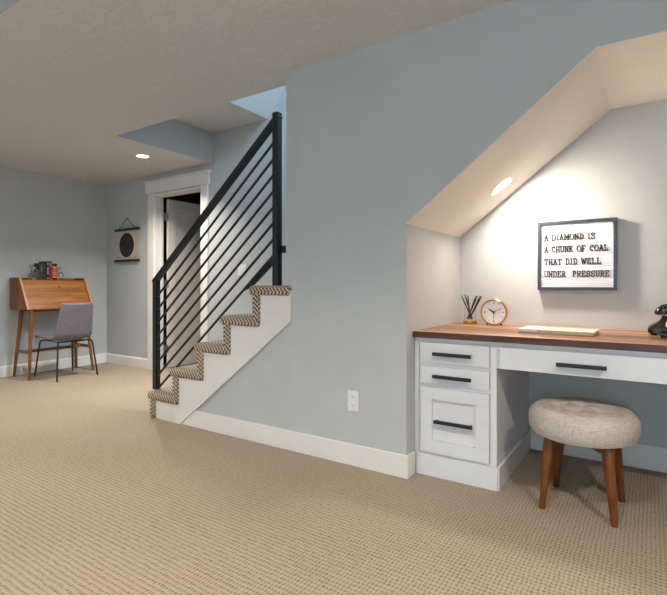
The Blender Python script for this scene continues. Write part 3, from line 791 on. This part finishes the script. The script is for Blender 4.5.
# ------------------------------------------------------------------ grey side chair, facing the secretary desk
ch = tag(empty('side_chair', (-5.69, 2.93, 0)), 'grey upholstered side chair with thin black metal legs at the secretary desk', 'chair')
# profile in (x forward negative), z; local to the chair
prof = [(-.245, .446, .190), (-.225, .458, .204), (-.10, .450, .212), (.02, .440, .214), (.12, .438, .214), (.19, .450, .214), (.228, .49, .212), (.248, .56, .208), (.268, .65, .200), (.292, .75, .190), (.312, .83, .178), (.320, .858, .166)]
def catmull(P, n=3):
    out = []
    for i in range(len(P) - 1):
        p0, p1, p2, p3 = P[max(i - 1, 0)], P[i], P[i + 1], P[min(i + 2, len(P) - 1)]
        for k in range(n):
            t = k / n
            out.append(tuple(0.5 * (2 * b + (c - a) * t + (2 * a - 5 * b + 4 * c - d) * t * t + (3 * b - a - 3 * c + d) * t ** 3) for a, b, c, d in zip(p0, p1, p2, p3)))
    out.append(P[-1]); return out
pc = catmull(prof, 3); NW = 12; th = .030
m = MB(); front, back = [], []
for i, (x, z, hw_) in enumerate(pc):
    q0, q1 = pc[max(i - 1, 0)], pc[min(i + 1, len(pc) - 1)]
    t = Vector((q1[0] - q0[0], 0, q1[1] - q0[1])).normalized(); nv = Vector((-t.z, 0, t.x))   # towards the sitter
    if i == 0 or i == len(pc) - 1: tk = .012
    elif i == 1 or i == len(pc) - 2: tk = .024
    else: tk = th
    fr_, bk_ = [], []
    for k in range(NW + 1):
        u = -1 + 2 * k / NW; e = 1 - abs(u) ** 6
        lift = nv * (.020 * u * u)                       # dished across
        p = Vector((x, u * hw_ - .022, z)) + lift
        fr_.append(p + nv * tk * .5 * (0.35 + .65 * e)); bk_.append(p - nv * tk * .5 * (0.35 + .65 * e))
    front.append(fr_); back.append(bk_)
rings = [f_ + b_[::-1] for f_, b_ in zip(front, back)]
m.rings(rings)
build('seat_shell', m, GREYFAB, ch, smooth=True, local=True)
fl = {'fn': (-.257, -.222), 'rn': (.272, -.235), 'ff': (-.276, .226), 'rf': (.238, .247)}
for k, (fx, fy) in fl.items():
    sx = -1 if k[0] == 'f' else 1; sy = -1 if k[1] == 'n' else 1
    top = (-.135, sy * .14, .425) if sx < 0 else (.12, sy * .14, .415)
    el = (fx * .80 - (.0 if sx > 0 else .0), fy * .84, .418)
    path = [top, ((top[0] + el[0]) / 2, (top[1] + el[1]) / 2, .420), (el[0] * .96, el[1] * .96, .416), (el[0], el[1], .402), (el[0] + (fx - el[0]) * .1, el[1] + (fy - el[1]) * .1, .37), (fx, fy, 0.0)]
    build('leg', MB().tube(path, .0095, 10), BLACK, ch, smooth=True, local=True)
build('seat_frame', MB().tube([(-.135, -.14, .418), (.12, -.14, .412), (.12, .14, .412), (-.135, .14, .418)], .009, 8, closed=True), BLACK, ch, smooth=True, local=True)

# ------------------------------------------------------------------ hanging print
pr = tag(empty('hanging_print', (-5.757, YF, 1.59)), 'small cream wall print of a dark disc hung between dark wooden bars', 'print')
yy = YF - .012
PAPER = plain('cream_paper', (196, 184, 164), 0.8); DKWOOD = wood('dark_stained_bar', (28, 24, 20), (44, 38, 32), (58, 50, 42), 'X', 9)
sh = build('paper', MB().box(-6.008, -5.502, yy - .001, yy, 1.385, 1.80), PAPER, pr)
for z0_, z1_ in ((1.776, 1.808), (1.368, 1.400)):
    build('bar', MB().box(-6.022, -5.490, yy - .012, yy + .011, z0_, z1_), DKWOOD, pr, bevel=.002)
def disc(mb, c, r, y0, y1, n=48): mb.prism([(c[0] + r * math.cos(2 * math.pi * i / n), c[1] + r * math.sin(2 * math.pi * i / n)) for i in range(n)], 'Y', y0, y1); return mb
build('pale_ring', disc(MB(), (-5.757, 1.588), .172, yy - .0018, yy - .001), plain('pale_ink', (222, 216, 204), .8), sh)
def starry():
    t = NT('charcoal_printed_disc'); n_ = t.noise(t.coord(), 90, 3, .7)
    t.base(t.ramp(n_, [(.55, lin((38, 40, 42))), (.70, lin((70, 72, 74)))])); t.set(.8); return t.m
build('dark_disc', disc(MB(), (-5.757, 1.588), .163, yy - .0026, yy - .0018), starry(), sh)
m = MB()
for x in (-5.95, -5.56):
    for q in range(3): m.box(x - .035, x + .035 - .01 * q, yy - .0018, yy - .001, 1.416 + q * .010, 1.420 + q * .010)
build('caption_lines', m, GREYINK, sh)
build('cord', MB().tube([(-5.925, yy - .002, 1.808), (-5.757, YF - .006, 1.945), (-5.585, yy - .002, 1.808)], .0035, 6), DARKHOLE, pr)
build('nail', MB().tube([(-5.757, YF - .014, 1.945), (-5.757, YF + .001, 1.945)], .004, 8), DARKHOLE, pr)
